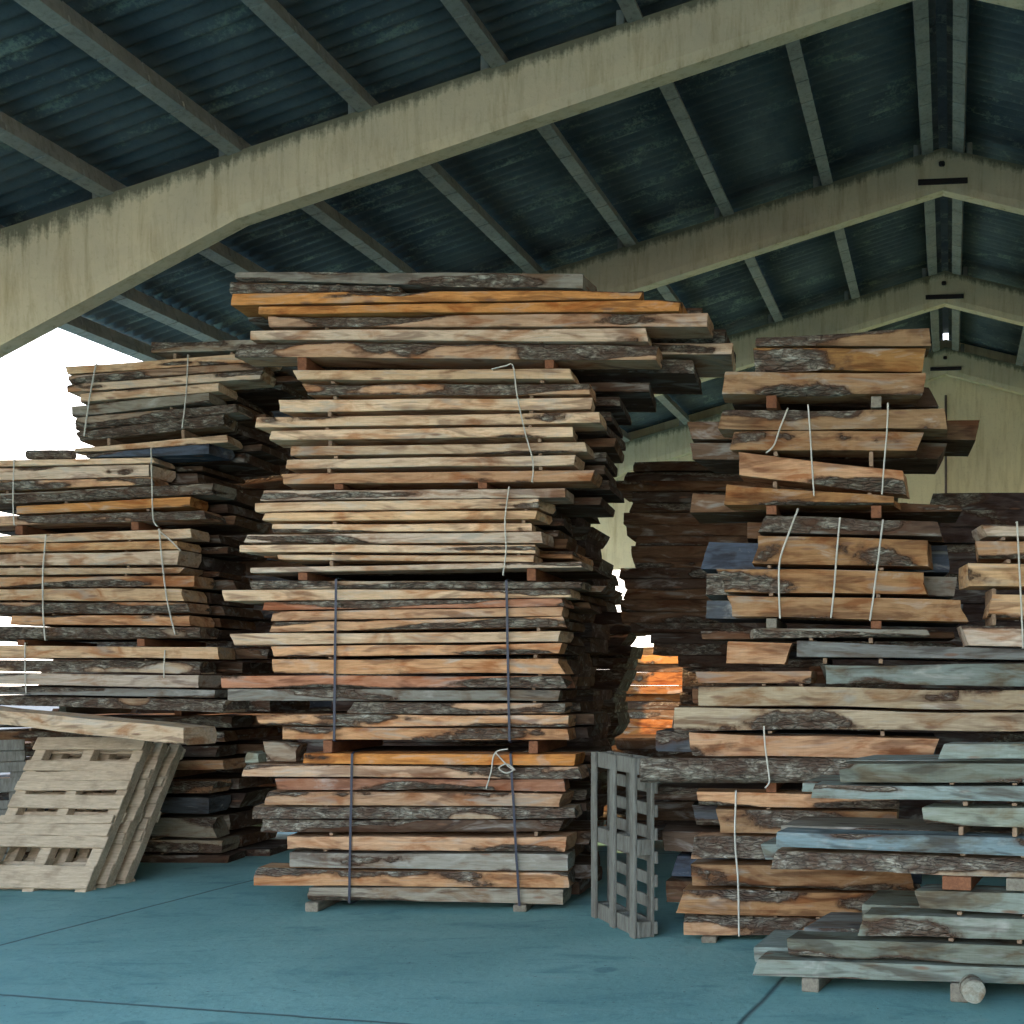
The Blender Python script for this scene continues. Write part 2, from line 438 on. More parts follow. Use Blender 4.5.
# rust-stained conduit on the back wall under the ridge
cd = bldg('wall_conduit', tube_me('wall_conduit', [(.0, WALLY-.03, 2.2), (.0, WALLY-.03, HA-.8)], .022), plain('rusty_pipe', (.20, .15, .13), .7))
tag(cd, 'thin rust-stained pipe running down the back wall below the ridge', 'pipe')

# ------------------------------------------------------------------ slabs
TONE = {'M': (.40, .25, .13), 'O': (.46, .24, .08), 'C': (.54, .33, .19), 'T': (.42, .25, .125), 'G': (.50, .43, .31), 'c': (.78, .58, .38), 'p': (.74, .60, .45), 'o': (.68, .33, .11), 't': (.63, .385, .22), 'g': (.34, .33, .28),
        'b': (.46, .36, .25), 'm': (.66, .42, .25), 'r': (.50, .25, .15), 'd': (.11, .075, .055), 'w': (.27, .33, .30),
        'x': (.18, .11, .065), 'q': (.10, .125, .16), 'k': (.42, .17, .05)}  # d and x also carry the shade on inner and background boards
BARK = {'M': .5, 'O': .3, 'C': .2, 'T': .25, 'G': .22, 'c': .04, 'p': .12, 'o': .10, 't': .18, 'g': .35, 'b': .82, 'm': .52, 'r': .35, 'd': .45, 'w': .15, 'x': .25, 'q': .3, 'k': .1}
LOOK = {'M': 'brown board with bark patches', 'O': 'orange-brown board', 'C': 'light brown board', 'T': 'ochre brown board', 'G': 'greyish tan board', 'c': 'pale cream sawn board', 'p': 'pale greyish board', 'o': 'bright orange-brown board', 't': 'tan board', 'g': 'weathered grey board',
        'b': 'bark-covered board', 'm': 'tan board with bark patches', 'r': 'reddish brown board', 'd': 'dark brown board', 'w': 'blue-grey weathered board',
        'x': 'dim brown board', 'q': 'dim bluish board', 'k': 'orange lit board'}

def slab(p0, p1, z0, z1, D, kind, label=None, group=None, seg=.05, wane=1.0, name='wooden_board', tone=None, bark=None, skL=None, skR=None, wob=1.0):
    """p0,p1: front-edge ends (x,y); z0=(top,bottom) at p0, z1=(top,bottom) at p1; D depth"""
    p0 = Vector(p0); p1 = Vector(p1); dv = p1-p0; L = dv.length; yaw = math.atan2(dv.y, dv.x)
    n = max(6, int(L/seg)); sd = rnd.random()*100; gsgn = rnd.choice((-1, 1))
    a = BARK[kind] if bark is None else bark
    zb = min(z0[1], z1[1])
    T = ((z0[0]-z0[1])+(z1[0]-z1[1]))/2
    skL = rnd.gauss(0, .25)*T if skL is None else skL; skR = rnd.gauss(0, .25)*T if skR is None else skR
    dkL, dkR = rnd.gauss(0, .03), rnd.gauss(0, .03)
    FZ = [0, .16, .34, .5, .66, .84, 1]
    ring = [('f', t) for t in FZ]+[('t', .05), ('t', .4), ('t', .8), ('k', 1), ('k', .5), ('k', 0), ('u', .8), ('u', .4), ('u', .05)]
    m = len(ring); vs = []; sdv = []
    for i in range(n+1):
        s = i/n; x = (s-.5)*L
        zt = z0[0]+(z1[0]-z0[0])*s-zb; zl = z0[1]+(z1[1]-z0[1])*s-zb
        zt -= wob*T*.095*(noise.noise((x*1.3, sd, 1))+.45) if True else 0
        zl += wob*T*.095*(noise.noise((x*1.3, sd, 9))+.45)
        h = zt-zl
        fy = .020*noise.noise((x*1.1, sd, 4))+.007*noise.noise((x*6, sd, 5))
        bk = D-.02+.05*noise.noise((x*1.2, sd, 7))
        for (w, t) in ring:
            if w == 'f':
                nz = noise.noise((x*1.25+sd*3, t*.85+sd, sd))*1.35+.35*noise.noise((x*4+sd, t*1.5, sd+8))
                q = nz+(a-.5)*1.5+gsgn*(t-.5)*.5
                em = min(1, max(0, q*2.2))
                edge = (t-.5)*gsgn+.5
                rg = em*wane
                y = fy+rg*(.10*T+.42*T*edge*edge)+rg*.012*noise.noise((x*14, t*5, sd))+rg*.01*noise.noise((x*37, t*9, sd))
                z = zl+h*t
                if t in (0, 1): y += .004
                vs.append([x, y, z]); sdv.append(q*.5)
            elif w == 't':
                vs.append([x, .012+fy+(bk-fy)*t, zt+.0]); sdv.append(-.35+(.2 if a > .6 else 0))
            elif w == 'k':
                vs.append([x, bk+(.03 if t == .5 else 0), zl+h*t]); sdv.append(a-.4)
            else:
                vs.append([x, .012+fy+(bk-fy)*t, zl]); sdv.append(-.3)
        if i in (0, n):
            sk, dk, sg = (skL, dkL, 1) if i == 0 else (skR, dkR, -1)
            for v in vs[-m:]:
                zr = (v[2]-zl)/max(h, .01); v[0] += sg*abs(sk)*(zr if sk > 0 else 1-zr)+sg*abs(dk)*(v[1]/D if dk > 0 else 1-v[1]/D)+.006*noise.noise((v[1]*20, v[2]*30, sd))
    # the front top edge follows the wane
    for i in range(n+1):
        b = i*m
        vs[b+7][1] = max(vs[b+7][1], vs[b+6][1]+.004); vs[b+15][1] = max(vs[b+15][1], vs[b][1]+.004)
    fs = []
    for i in range(n):
        for k in range(m): fs.append((i*m+k, i*m+(k+1) % m, (i+1)*m+(k+1) % m, (i+1)*m+k))
    fs.append(tuple(range(m))); fs.append(tuple(n*m+k for k in range(m)))
    me = fix(mesh(name, vs, fs))
    for p in me.polygons: p.use_smooth = len(p.vertices) == 4
    me.set_sharp_from_angle(angle=math.radians(38)) if hasattr(me, 'set_sharp_from_angle') else None
    at = me.attributes.new('sd', 'FLOAT', 'POINT'); at.data.foreach_set('value', sdv)
    mid = (p0+p1)/2
    o = link(name, me, M_SLAB, None, (mid.x, mid.y, zb), (0, 0, yaw))
    t = tone or TONE[kind]; j = rnd.gauss(0, .12); k2 = rnd.gauss(0, .05)
    o.color = (max(.01, t[0]*(1+j+k2)), max(.01, t[1]*(1+j)), max(.01, t[2]*(1+j-k2*1.5)), 1)
    if label: tag(o, label, 'board', group)
    return o

class Line:
    """front plane of a stack: depth d0 at pixel column u0, d1 at u1"""
    def __init__(s, u0, d0, u1, d1):
        a = Vector((PX(u0, d0), d0)); b = Vector((PX(u1, d1), d1))
        s.k = (b.y-a.y)/(b.x-a.x); s.c = a.y-s.k*a.x
        s.dir = (b-a).normalized(); s.nrm = Vector((-s.dir.y, s.dir.x))
    def at(s, u, off=0):
        # intersection with the parallel line moved back by off
        c = s.c+off/s.dir.x
        t = (u-CX)/F; y = c/(1-s.k*t); return Vector((t*y, y))

def stack(line, bundles, stname, group, rows, D, extR=(0, .25), extL=(-.1, .15), backkinds='dxx', spacerX=(), foot=None, seg=.05, off0=0.0, inR={}, inL={}, boff={}, spX={}):
    """bundles: [(bundle name, [(u0,u1,vtL,vbL,vtR,vbR,kind[,off])...])] from the top down."""
    FD = D*.62 if rows > 1 else D; BD = D*rows-FD
    items = []
    for bi, (bn, rowsd) in enumerate(bundles):
        for ri, e in enumerate(rowsd):
            off = off0+(e[7] if len(e) > 7 else 0)+boff.get(bi, 0)
            p0 = line.at(e[0], off); p1 = line.at(e[1], off)
            s0 = (p0-line.at(CX, off)).dot(line.dir); s1 = (p1-line.at(CX, off)).dot(line.dir)
            items.append(dict(b=bi, r=ri, bn=bn, s0=s0, s1=s1, zt=[PZ(e[2], p0.y), PZ(e[4], p1.y)], zb=[PZ(e[3], p0.y), PZ(e[5], p1.y)], k=e[6], off=off))
    def lin(it, key, s):
        a, b = it[key]; t = (s-it['s0'])/(it['s1']-it['s0']); return a+(b-a)*t
    # clear every overlap between boards above one another
    for _ in range(4):
        for i in range(len(items)):
            for j in range(i+1, min(i+4, len(items))):
                A, C = items[i], items[j]
                lo, hi = max(A['s0'], C['s0']), min(A['s1'], C['s1'])
                if hi-lo < .02 or abs(A['off']-C['off']) > D*.6: continue
                for s in (lo, hi):
                    g = lin(A, 'zb', s)-lin(C, 'zt', s)
                    if g < .003:
                        q = (.003-g)/2+.0003
                        A['zb'] = [z+q for z in A['zb']]; C['zt'] = [z-q for z in C['zt']]
    org = line.at(CX, 0)
    def wp(s, off): 
        p = line.at(CX, off); return p+line.dir*s
    inner = []
    for it in items:
        nm = '%s, %s from top, %s bundle of the %s' % (LOOK[it['k']], ordn[it['r']], it['bn'], stname)
        for z in (0, 1):
            if it['zt'][z]-it['zb'][z] < .03: it['zt'][z] = it['zb'][z]+.03
        it['yj'] = abs(rnd.gauss(0, .012))
        slab(wp(it['s0'], it['off']+it['yj']), wp(it['s1'], it['off']+it['yj']), (it['zt'][0], it['zb'][0]), (it['zt'][1], it['zb'][1]),
             FD-.02, it['k'], nm, 'front boards of the %s' % stname, seg)
        if it['s1']-it['s0'] < 1.1: continue
        for r in range(1, rows):
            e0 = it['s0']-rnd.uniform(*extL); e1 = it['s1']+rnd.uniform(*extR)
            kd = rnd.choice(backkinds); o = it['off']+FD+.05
            if (it['b'], it['r']) in inR:
                uu, kd = inR[(it['b'], it['r'])]; e1 = (line.at(uu, o)-line.at(CX, o)).dot(line.dir)
            if (it['b'], it['r']) in inL:
                uu, kd = inL[(it['b'], it['r'])]; e0 = (line.at(uu, o)-line.at(CX, o)).dot(line.dir)
            e1 = max(e1, e0+.5)
            zz = []
            mt = (it['zt'][0]+it['zt'][1])/2; mb = (it['zb'][0]+it['zb'][1])/2
            for s in (e0, e1):
                s2 = min(max(s, it['s0']), it['s1'])
                zz.append((lin(it, 'zt', s2)-.003, lin(it, 'zb', s2)+.003))
            inner.append(dict(s0=e0, s1=e1, zt=[zz[0][0], zz[1][0]], zb=[zz[0][1], zz[1][1]], o=o, kd=kd,
                nm='board behind the %s front board, %s bundle of the %s' % (ordn[it['r']], it['bn'], stname)))
    for _ in range(5):
        for i in range(len(inner)):
            for j in range(i+1, min(i+4, len(inner))):
                A, C = inner[i], inner[j]; lo, hi = max(A['s0'], C['s0']), min(A['s1'], C['s1'])
                if hi-lo < .02 or abs(A['o']-C['o']) > .5: continue
                for s in (lo, hi):
                    g = lin(A, 'zb', s)-lin(C, 'zt', s)
                    if g < .002:
                        for X, key, sg in ((A, 'zb', 1), (C, 'zt', -1)):
                            e = 0 if abs(s-X['s0']) < abs(s-X['s1']) else 1
                            X[key][e] += sg*((.002-g)/2+.0005)
    for q in inner:
        for e in (0, 1): q['zt'][e] = max(q['zt'][e], q['zb'][e]+.012)
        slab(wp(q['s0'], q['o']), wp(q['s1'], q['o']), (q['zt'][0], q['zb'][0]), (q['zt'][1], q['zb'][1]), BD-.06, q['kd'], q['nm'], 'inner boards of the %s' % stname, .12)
    # sticks in every gap, blocks between bundles
    main = [it for it in items if it['s1']-it['s0'] > .6]
    for A, C in zip(main, main[1:]):
        lo, hi = max(A['s0'], C['s0']), min(A['s1'], C['s1'])
        new = A['b'] != C['b']
        xs = spacerX if spacerX else (lo+(hi-lo)*.25, lo+(hi-lo)*.75)
        if new and A['b'] in spX: xs = [(line.at(u, 0)-line.at(CX, 0)).dot(line.dir) for u in spX[A['b']]]
        for xi, s in enumerate(xs):
            s = min(max(s, lo+.08), hi-.08)+(0 if new else rnd.uniform(-.05, .05))
            w = (.15 if 'low front' in stname else .065) if new else .026
            g0 = max(lin(C, 'zt', s-w/2), lin(C, 'zt', s+w/2)); g1 = min(lin(A, 'zb', s-w/2), lin(A, 'zb', s+w/2))
            h = g1-g0-.002; g0 += .001
            if h < (.02 if new else .008): continue
            dep = D*rows*.9
            p = wp(s, max(A['off'], C['off'])+dep/2+(.01 if new else .03))
            side = 'left' if xi == 0 else 'right'
            o = link('spacer_block' if new else 'spacer_stick', box_me('spacer', w, dep, h-.001, .003), rnd.choice((M_SPACER, M_SPACER, M_SPACER_G)) if new else M_STICK, None, (p.x, p.y, g0+.0005), (0, 0, math.atan2(line.dir.y, line.dir.x)))
            if new: tag(o, 'spacer block under the %s bundle of the %s, %s one' % (A['bn'], stname, side), 'spacer block', 'blocks between bundles of the %s' % stname)
            else: tag(o, 'thin stick under the %s board, %s bundle of the %s, %s one' % (ordn[A['r']], A['bn'], stname, side), 'spacer stick', 'sticks between boards of the %s' % stname)
    # feet
    last = main[-1]; xs = foot if foot is not None else (spacerX or (last['s0']+.3, last['s1']-.3))
    for xi, s in enumerate(xs):
        s = min(max(s, last['s0']+.06), last['s1']-.06)
        h = min(lin(last, 'zb', s-.05), lin(last, 'zb', s+.05))
        if h > .015:
            p = wp(s, last['off']+D*rows*.45+.0)
            o = link('support_bearer', box_me('bearer', .095, D*rows*.92, h-.001, .006), M_SPACER_G, None, (p.x, p.y, .0), (0, 0, math.atan2(line.dir.y, line.dir.x)))
            tag(o, 'short bearer on the floor under the %s, %s one' % (stname, 'left' if xi == 0 else 'right'), 'bearer', 'floor bearers')
    return items, wp, lin

# --- central stack
LM = Line(230, 8.9, 580, 8.9)
sM = lambda u: PX(u, 8.9)
main_b = [
 ('top', [(232, 590, 271, 280, 273, 289, 'g'), (226, 400, 281, 292, 289.5, 291, 'b'), (228, 643, 293, 305, 289.5, 299, 'o'), (258, 683, 306, 314, 299.5, 311, 'o'),
          (265, 710, 314.5, 327, 311.5, 327, 'm'), (241, 647, 328, 339, 325.5, 340, 'p'), (232, 657, 339.5, 356, 342, 360, 'm')]),
 ('second', [(290, 573, 370, 380, 368, 379, 'c'), (300, 590, 383, 395, 382, 394, 'm'), (277, 592, 399, 411, 397, 409, 'c'), (254, 600, 417, 427, 411, 423, 'c'),
          (265, 573, 430, 440, 426, 437, 'c'), (289, 587, 446, 455, 441, 452, 'c'), (284, 576, 459, 468, 454.5, 465, 'c'), (276, 594, 473, 484, 469, 481, 't')]),
 ('third', [(256, 565, 490, 500.5, 488, 497, 'p'), (254, 545, 502, 511.5, 497.5, 508, 'c'), (262, 542, 512.5, 521, 510, 519, 'c'), (270, 531, 524, 532, 522.5, 531, 'c'),
          (243, 544, 534, 543, 531.5, 543, 'p'), (239, 535, 544.5, 552, 544.5, 553, 'c'), (276, 533, 554.5, 563, 555, 565, 'c'), (248, 584, 564, 573, 558, 567, 'p')]),
 ('fourth', [(243, 583, 580, 589, 581, 588.5, 'b'), (220, 572, 589.5, 601, 589, 597.5, 'c'), (262, 565, 601.5, 610.5, 598, 606.5, 'r'), (270, 563, 611, 621, 607, 616, 't'),
          (268, 566, 622, 632, 616.5, 627, 'm'), (229, 565, 633, 645, 631, 642, 'c'), (270, 562, 646, 657, 643, 654, 't'), (267, 565, 659, 674, 658, 674, 't'),
          (220, 566, 675, 688, 676, 688, 'r'), (223, 560, 688.5, 701, 690, 701, 'g'), (345, 564, 702, 714, 703, 714, 'm'), (254, 568, 714, 726, 715, 727.5, 'm'),
          (281, 569, 727, 740, 728, 741, 't')]),
 ('lowest', [(303, 577, 753, 764, 754, 766, 'o'), (240, 582, 764.5, 777, 767, 779, 'm'), (269, 565, 778, 790.5, 779.5, 791.5, 'r'), (260, 566, 791.5, 805.5, 793, 807, 't'),
          (244, 575, 807, 819, 808, 819, 'b'), (258, 564, 820, 833, 820, 832, 'd'), (281, 568, 836, 850, 837, 853, 't'), (282, 568, 852, 868, 854, 872, 'g'),
          (252, 569, 869, 886, 873, 888.5, 'm'), (302, 563, 887, 902, 889, 905, 'g')]),
]
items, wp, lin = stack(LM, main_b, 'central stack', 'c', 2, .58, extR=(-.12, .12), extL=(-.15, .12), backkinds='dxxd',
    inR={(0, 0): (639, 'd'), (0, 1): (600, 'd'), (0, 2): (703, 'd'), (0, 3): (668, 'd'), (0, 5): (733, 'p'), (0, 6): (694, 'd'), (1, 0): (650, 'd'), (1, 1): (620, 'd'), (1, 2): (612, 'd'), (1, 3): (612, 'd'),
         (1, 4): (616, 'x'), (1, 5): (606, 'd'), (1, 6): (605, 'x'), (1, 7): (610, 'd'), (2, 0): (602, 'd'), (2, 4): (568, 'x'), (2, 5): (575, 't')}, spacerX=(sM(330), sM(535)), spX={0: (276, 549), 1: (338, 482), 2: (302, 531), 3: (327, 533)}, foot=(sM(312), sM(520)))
for (u0, u1, va, vb_, k, dd, nm) in ((263, 299, 741, 762, 'b', 9.0, 'short bark-covered offcut lying left on the lowest bundle, central stack'),
                                (244, 261, 751, 763, 'w', 9.05, 'small bluish offcut at the left tip of the lowest bundle, central stack')):
    slab((PX(u0, dd), dd), (PX(u1, dd), dd), (PZ(va, dd), PZ(vb_, dd)), (PZ(va+3, dd), PZ(vb_, dd)), .16, k, nm, None, .02, name='wooden_offcut')
# --- left stack
LL = Line(0, 10.7, 220, 10.7)
left_b = [
 ('top', [(150, 262, 341, 353, 339, 350, 'g'), (64, 268, 366, 374, 351.5, 361, 'c'), (66, 262, 375, 383, 362, 369, 'm'), (64, 262, 384, 392.5, 370, 379, 'p'), (75, 218, 394, 403, 382, 391, 'c'), (70, 208, 405, 416, 392, 402, 'g'),
         (71, 236, 417, 429.5, 402.5, 411.5, 'b'), (72, 223, 431, 441, 413, 424, 'b'), (72, 227, 448, 453, 434, 442, 'c'), (80, 215, 454, 459, 443, 455, 'q')]),
 ('second', [(-40, 155, 460, 468, 456, 463, 'p'), (-40, 154, 468.5, 482, 463.5, 476, 'p'), (-40, 153, 483, 493, 476.5, 486, 'm'), (-40, 217, 494, 505, 481, 494, 'g'),
         (16, 190, 506, 515, 496, 507, 'o'), (-40, 206, 515.5, 527, 508, 519, 'm')]),
 ('third', [(-40, 192, 537, 544, 528, 538, 'p'), (-40, 181, 545, 553, 540, 549, 'c'), (-40, 182, 555, 566, 550, 565, 'p'), (-40, 184, 568, 576, 567, 573, 'c'), (-40, 195, 577, 587.5, 575, 587, 'm'),
         (-40, 187, 588.5, 601, 588, 601, 'c'), (-40, 192, 602.5, 614, 602, 613, 'm'), (10, 195, 615, 625, 615, 626, 't'), (-40, 200, 626, 640, 627, 638, 'b')]),
 ('fourth', [(-40, 219, 645, 658, 647, 659.5, 'c'), (-40, 200, 659, 671, 661, 674, 'b'), (-40, 204, 672, 684, 675, 688.5, 'p'), (-40, 215, 685.5, 694, 690, 698, 'g'), (-40, 228, 695, 704, 700, 713, 'b')]),
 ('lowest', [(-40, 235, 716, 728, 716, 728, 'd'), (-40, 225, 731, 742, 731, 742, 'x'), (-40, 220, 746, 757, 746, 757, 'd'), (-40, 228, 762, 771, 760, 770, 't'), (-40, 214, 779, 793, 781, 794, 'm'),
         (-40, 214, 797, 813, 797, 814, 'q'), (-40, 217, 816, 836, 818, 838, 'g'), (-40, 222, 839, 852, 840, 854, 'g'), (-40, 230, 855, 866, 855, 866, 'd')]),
]
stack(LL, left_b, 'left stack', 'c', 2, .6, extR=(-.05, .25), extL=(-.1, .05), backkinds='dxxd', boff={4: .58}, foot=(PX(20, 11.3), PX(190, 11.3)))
# big slab laid slantwise in front of the left stack
p0 = Vector((PX(-60, 10.3), 10.3)); p1 = Vector((PX(184, 9.75), 9.75))
slab(p0, p1, (PZ(704, 10.35), PZ(719, 10.35)), (PZ(727, 9.75), PZ(746, 9.75)), .36, 'c', 'long thick pale slab lying slantwise above the leaning pallets', None, .05, skR=.004, bark=.15)
hb = PZ(719, 10.35)
# --- right stack
LR = Line(690, 7.85, 1000, 7.75)
right_b = [
 ('top', [(755, 931, 335, 346, 327, 346, 'M'), (753, 926, 347, 370, 347.5, 371, 'O'), (720, 926, 371, 394, 372, 396, 'T')]),
 ('second', [(718, 950, 408, 429, 407, 430, 'M'), (730, 924, 430, 450, 431, 450, 'T'), (738, 911, 451, 475, 470, 496, 'C'), (724, 902, 483, 505, 497, 505, 'T')]),
 ('third', [(758, 944, 514, 533, 520, 537, 'd'), (750, 936, 534.5, 564, 538, 568, 'T'), (716, 932, 567, 592, 571, 594, 'T'), (724, 969, 595, 617, 599, 622, 'T')]),
 ('fourth', [(745, 930, 628, 638, 629, 637, 'g'), (720, 792, 641, 665, 642, 667, 't'), (795, 1060, 640, 657, 651, 661, 'g'), (818, 1060, 664, 685, 663, 687, 'w'), (695, 814, 671, 683, 671, 684, 't'), (697, 1060, 685, 706, 690, 711, 'G'), (673, 1060, 707, 731, 712, 731, 'G'), (688, 940, 732, 757, 738, 760, 't')]),
 ('lowest', [(692, 900, 791, 806, 796, 811, 'm'), (712, 900, 809, 835, 812, 837, 'T'), (691, 900, 836.5, 860, 838, 862, 'm'), (691, 915, 862, 886, 868, 894, 'T'), (675, 915, 889, 914, 895, 920, 'T'), (675, 840, 915, 936, 921, 938, 'm')]),
]
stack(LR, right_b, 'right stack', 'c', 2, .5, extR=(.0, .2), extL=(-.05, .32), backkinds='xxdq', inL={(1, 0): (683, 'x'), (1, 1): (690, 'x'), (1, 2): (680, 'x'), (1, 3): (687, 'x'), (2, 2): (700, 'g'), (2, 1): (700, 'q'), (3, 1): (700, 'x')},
    inR={(1, 0): (980, 'x'), (0, 2): (941, 'd'), (1, 1): (948, 'x'), (1, 2): (934, 'q'), (1, 3): (962, 'x'), (2, 1): (950, 'q')}, spacerX=(PX(775, 7.83), PX(880, 7.8)), foot=(PX(712, 7.8), PX(835, 7.8)))
# --- short bundle at the right edge
LQ = Line(960, 7.7, 1040, 7.7)
edge_b = [('short', [(979, 1080, 524, 536, 524, 536, 'p'), (976, 1080, 540, 558, 540, 560, 'm'), (965, 1080, 563, 588, 563, 588, 'c'), (988, 1080, 593, 618, 593, 620, 'c'), (961, 1080, 625, 646, 626, 648, 'p')])]
stack(LQ, edge_b, 'small right-edge pile', 'c', 1, .36, foot=())
# --- low front stack
LF = Line(750, 6.7, 1035, 6.3)
front_b = [
 ('upper', [(938, 1080, 743, 760, 744, 760, 'w'), (839, 1080, 762, 783, 762, 784, 'w'), (808, 1080, 784.5, 798, 787, 805, 'w'), (922, 1080, 807, 827, 808, 829, 'w'), (775, 1080, 831, 848, 840, 858, 'w'),
           (767, 1080, 851, 870, 861, 881, 'b')]),
 ('lower', [(915, 1080, 891, 910, 894, 919, 'w'), (855, 1080, 914, 937, 921, 943, 'w'), (787, 1080, 938, 957, 948, 969, 'w'), (750, 1080, 958, 976, 970, 988, 'w')]),
]
stack(LF, front_b, 'low front stack', 'c', 2, .42, extR=(0, .1), extL=(-.1, .1), backkinds='wgw', spacerX=(PX(985, 6.3), PX(1050, 6.3)), foot=(PX(830, 6.5), PX(985, 6.4)))

# round log lying across, sticking out left of the right stack
def log_me(L, r, seed):
    vs, fs = [], []; sd = []; n = int(L/.05); m = 18
    for i in range(n+1):
        x = L*i/n
        for k in range(m):
            a = 2*math.pi*k/m; rr = r*(1+.07*noise.noise((x*2, math.cos(a)*1.3+seed, math.sin(a)*1.3))+.05*noise.noise((x*14, math.cos(a)*5, math.sin(a)*5)))
            if i in (0, n): rr *= .93
            vs.append((x, rr*math.cos(a), rr*math.sin(a))); sd.append(.35 if 0 < i < n else 0)
    for i in range(n):
        for k in range(m): fs.append((i*m+k, i*m+(k+1) % m, (i+1)*m+(k+1) % m, (i+1)*m+k))
    for i in (0, n):
        c = len(vs); vs.append((L*i/n+(-.012 if i == 0 else .012), 0, 0)); sd.append(-.5)
        for k in range(m): fs.append((c, i*m+k, i*m+(k+1) % m))
    me = fix(mesh('log', vs, fs, True)); me.set_sharp_from_angle(angle=math.radians(40)); at = me.attributes.new('sd', 'FLOAT', 'POINT'); at.data.foreach_set('value', sd); return me
def log(u0, u1, v, d, r, label, name='round_log'):
    o = link(name, log_me(PX(u1, d)-PX(u0, d), r, u0), M_SLAB, None, (PX(u0, d), d, PZ(v, d))); o.color = (.30, .27, .23, 1)
    return tag(o, label, 'log')
log(641, 905, 770.5, 7.73, .079, 'round bark-covered log sticking out left above the lattice pallet')

def post(u, v0, v1, d, L, label):
    r = (v1-v0)/F*d/2; o = link('round_post', log_me(L, r, u), M_SLAB, None, (PX(u, d), d, PZ((v0+v1)/2, d)), (0, 0, math.pi/2)); o.color = (.42, .43, .36, 1)
    for a in o.data.attributes['sd'].data: a.value -= .3
    tag(o, label, 'post')
post(974, 979, 1004.5, 6.2, .13, 'round post end on the floor under the low front stack')
log(28, 74, 455, 11.0, .042, 'short round pole end lying on the second bundle, left stack')
# --- background stacks, ragged ends
def bg(stname, X0, X1, y, D, ztop, t, jl, jr, kinds, group, zmin=.12, prof=None, gap=.004, skew=0.0):
    z = zmin; rows = []; obs = []
    while z+t < ztop:
        tt = t*rnd.uniform(.85, 1.15)
        if 1.56 < z+tt < 1.75: tt = 1.56-z if 1.56-z > .07 else 1.77-z
        rows.append((z, z+tt)); z += tt+gap
    for i, (a, b) in enumerate(rows):
        x0 = X0+rnd.uniform(-jl, jl); x1 = X1+rnd.uniform(-jr, jr)
        if prof: q = prof((a+b)/2); x0 += q[0]; x1 += q[1]
        obs.append(slab((x0, y+rnd.uniform(0, .06)), (x1, y-skew+rnd.uniform(0, .06)), (b, a), (b, a), D, rnd.choice(kinds),
            '%s board, %s layer up, %s' % ('orange' if 'sunlit' in stname else 'dark', ordn[i], stname), group, .15, wob=.12))
    for k, s in enumerate((X0+(X1-X0)*.3, X0+(X1-X0)*.7)):
        o = link('support_bearer', box_me('bearer', .1, D*.9, zmin-.001, .006), M_SPACER_G, None, (s, y+D/2, 0)); tag(o, 'bearer on the floor, %s, %s one' % (stname, 'left' if k == 0 else 'right'), 'bearer', 'floor bearers')
    return obs
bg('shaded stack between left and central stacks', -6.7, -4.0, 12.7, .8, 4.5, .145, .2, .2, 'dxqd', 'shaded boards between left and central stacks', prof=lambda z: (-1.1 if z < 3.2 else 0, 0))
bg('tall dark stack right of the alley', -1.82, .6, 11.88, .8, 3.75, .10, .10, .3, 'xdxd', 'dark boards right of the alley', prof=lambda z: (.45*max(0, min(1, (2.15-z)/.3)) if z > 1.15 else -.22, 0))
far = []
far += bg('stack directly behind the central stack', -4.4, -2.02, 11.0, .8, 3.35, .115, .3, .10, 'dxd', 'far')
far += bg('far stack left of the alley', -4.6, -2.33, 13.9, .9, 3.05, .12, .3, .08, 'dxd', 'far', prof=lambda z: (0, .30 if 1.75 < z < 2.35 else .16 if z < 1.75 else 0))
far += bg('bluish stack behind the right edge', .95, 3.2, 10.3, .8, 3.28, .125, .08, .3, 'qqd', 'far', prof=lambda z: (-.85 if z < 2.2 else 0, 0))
bm = bmesh.new()
for o in far:
    me = o.data; me.transform(Matrix.Translation(o.location) @ Matrix.Rotation(o.rotation_euler.z, 4, 'Z')); bm.from_mesh(me)
    bpy.data.objects.remove(o)
me = bpy.data.meshes.new('far_boards'); bm.to_mesh(me); bm.free()
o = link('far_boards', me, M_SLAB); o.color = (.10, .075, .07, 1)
tag(o, 'dark far boards of the stacks behind the central and right stacks', 'boards', kind='stuff')
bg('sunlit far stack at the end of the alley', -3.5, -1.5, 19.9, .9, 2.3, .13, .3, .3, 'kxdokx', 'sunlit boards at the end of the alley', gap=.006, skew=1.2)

# ------------------------------------------------------------------ pallets
def pallet(loc, rot, W, H, label, mat, slats, runner_face=False, group=None):
    """local: x width, z height, y thickness; deck on y=0 side (faces -y)"""
    e = empty('wooden_pallet', loc, rot); tag(e, label, 'pallet', group)
    T = .14
    for i, x in enumerate((-W/2+.05, 0, W/2-.05)):
        link('stringer', box_me('stringer', .09, .085, H, .005, i+1, .006, 8), mat, e, (x, .025+.0425, 0))
    for k, (a, b) in enumerate(slats):
        me = box_me('deck_board', W+rnd.uniform(-.01, .02), .022, (b-a), .004, rnd.random()*9, .009, 10)
        o = link('deck_board', me, mat, e, (rnd.uniform(-.012, .012), .012, a), (0, rnd.gauss(0, .006), 0))
    for (a, b) in ((0, .1), (H/2-.05, H/2+.05), (H-.1, H)):
        link('bottom_board', box_me('bottom_board', W, .022, b-a, .004, a+3, .004, 8), mat, e, (0, .122, a))
    return e
SL_A = [(.03, .22), (.385, .485), (.49, .595), (.60, .675), (.745, .865), (.915, 1.0), (1.005, 1.095), (1.10, 1.195), (1.31, 1.43)]
hA = 1.44; lean = math.radians(36)
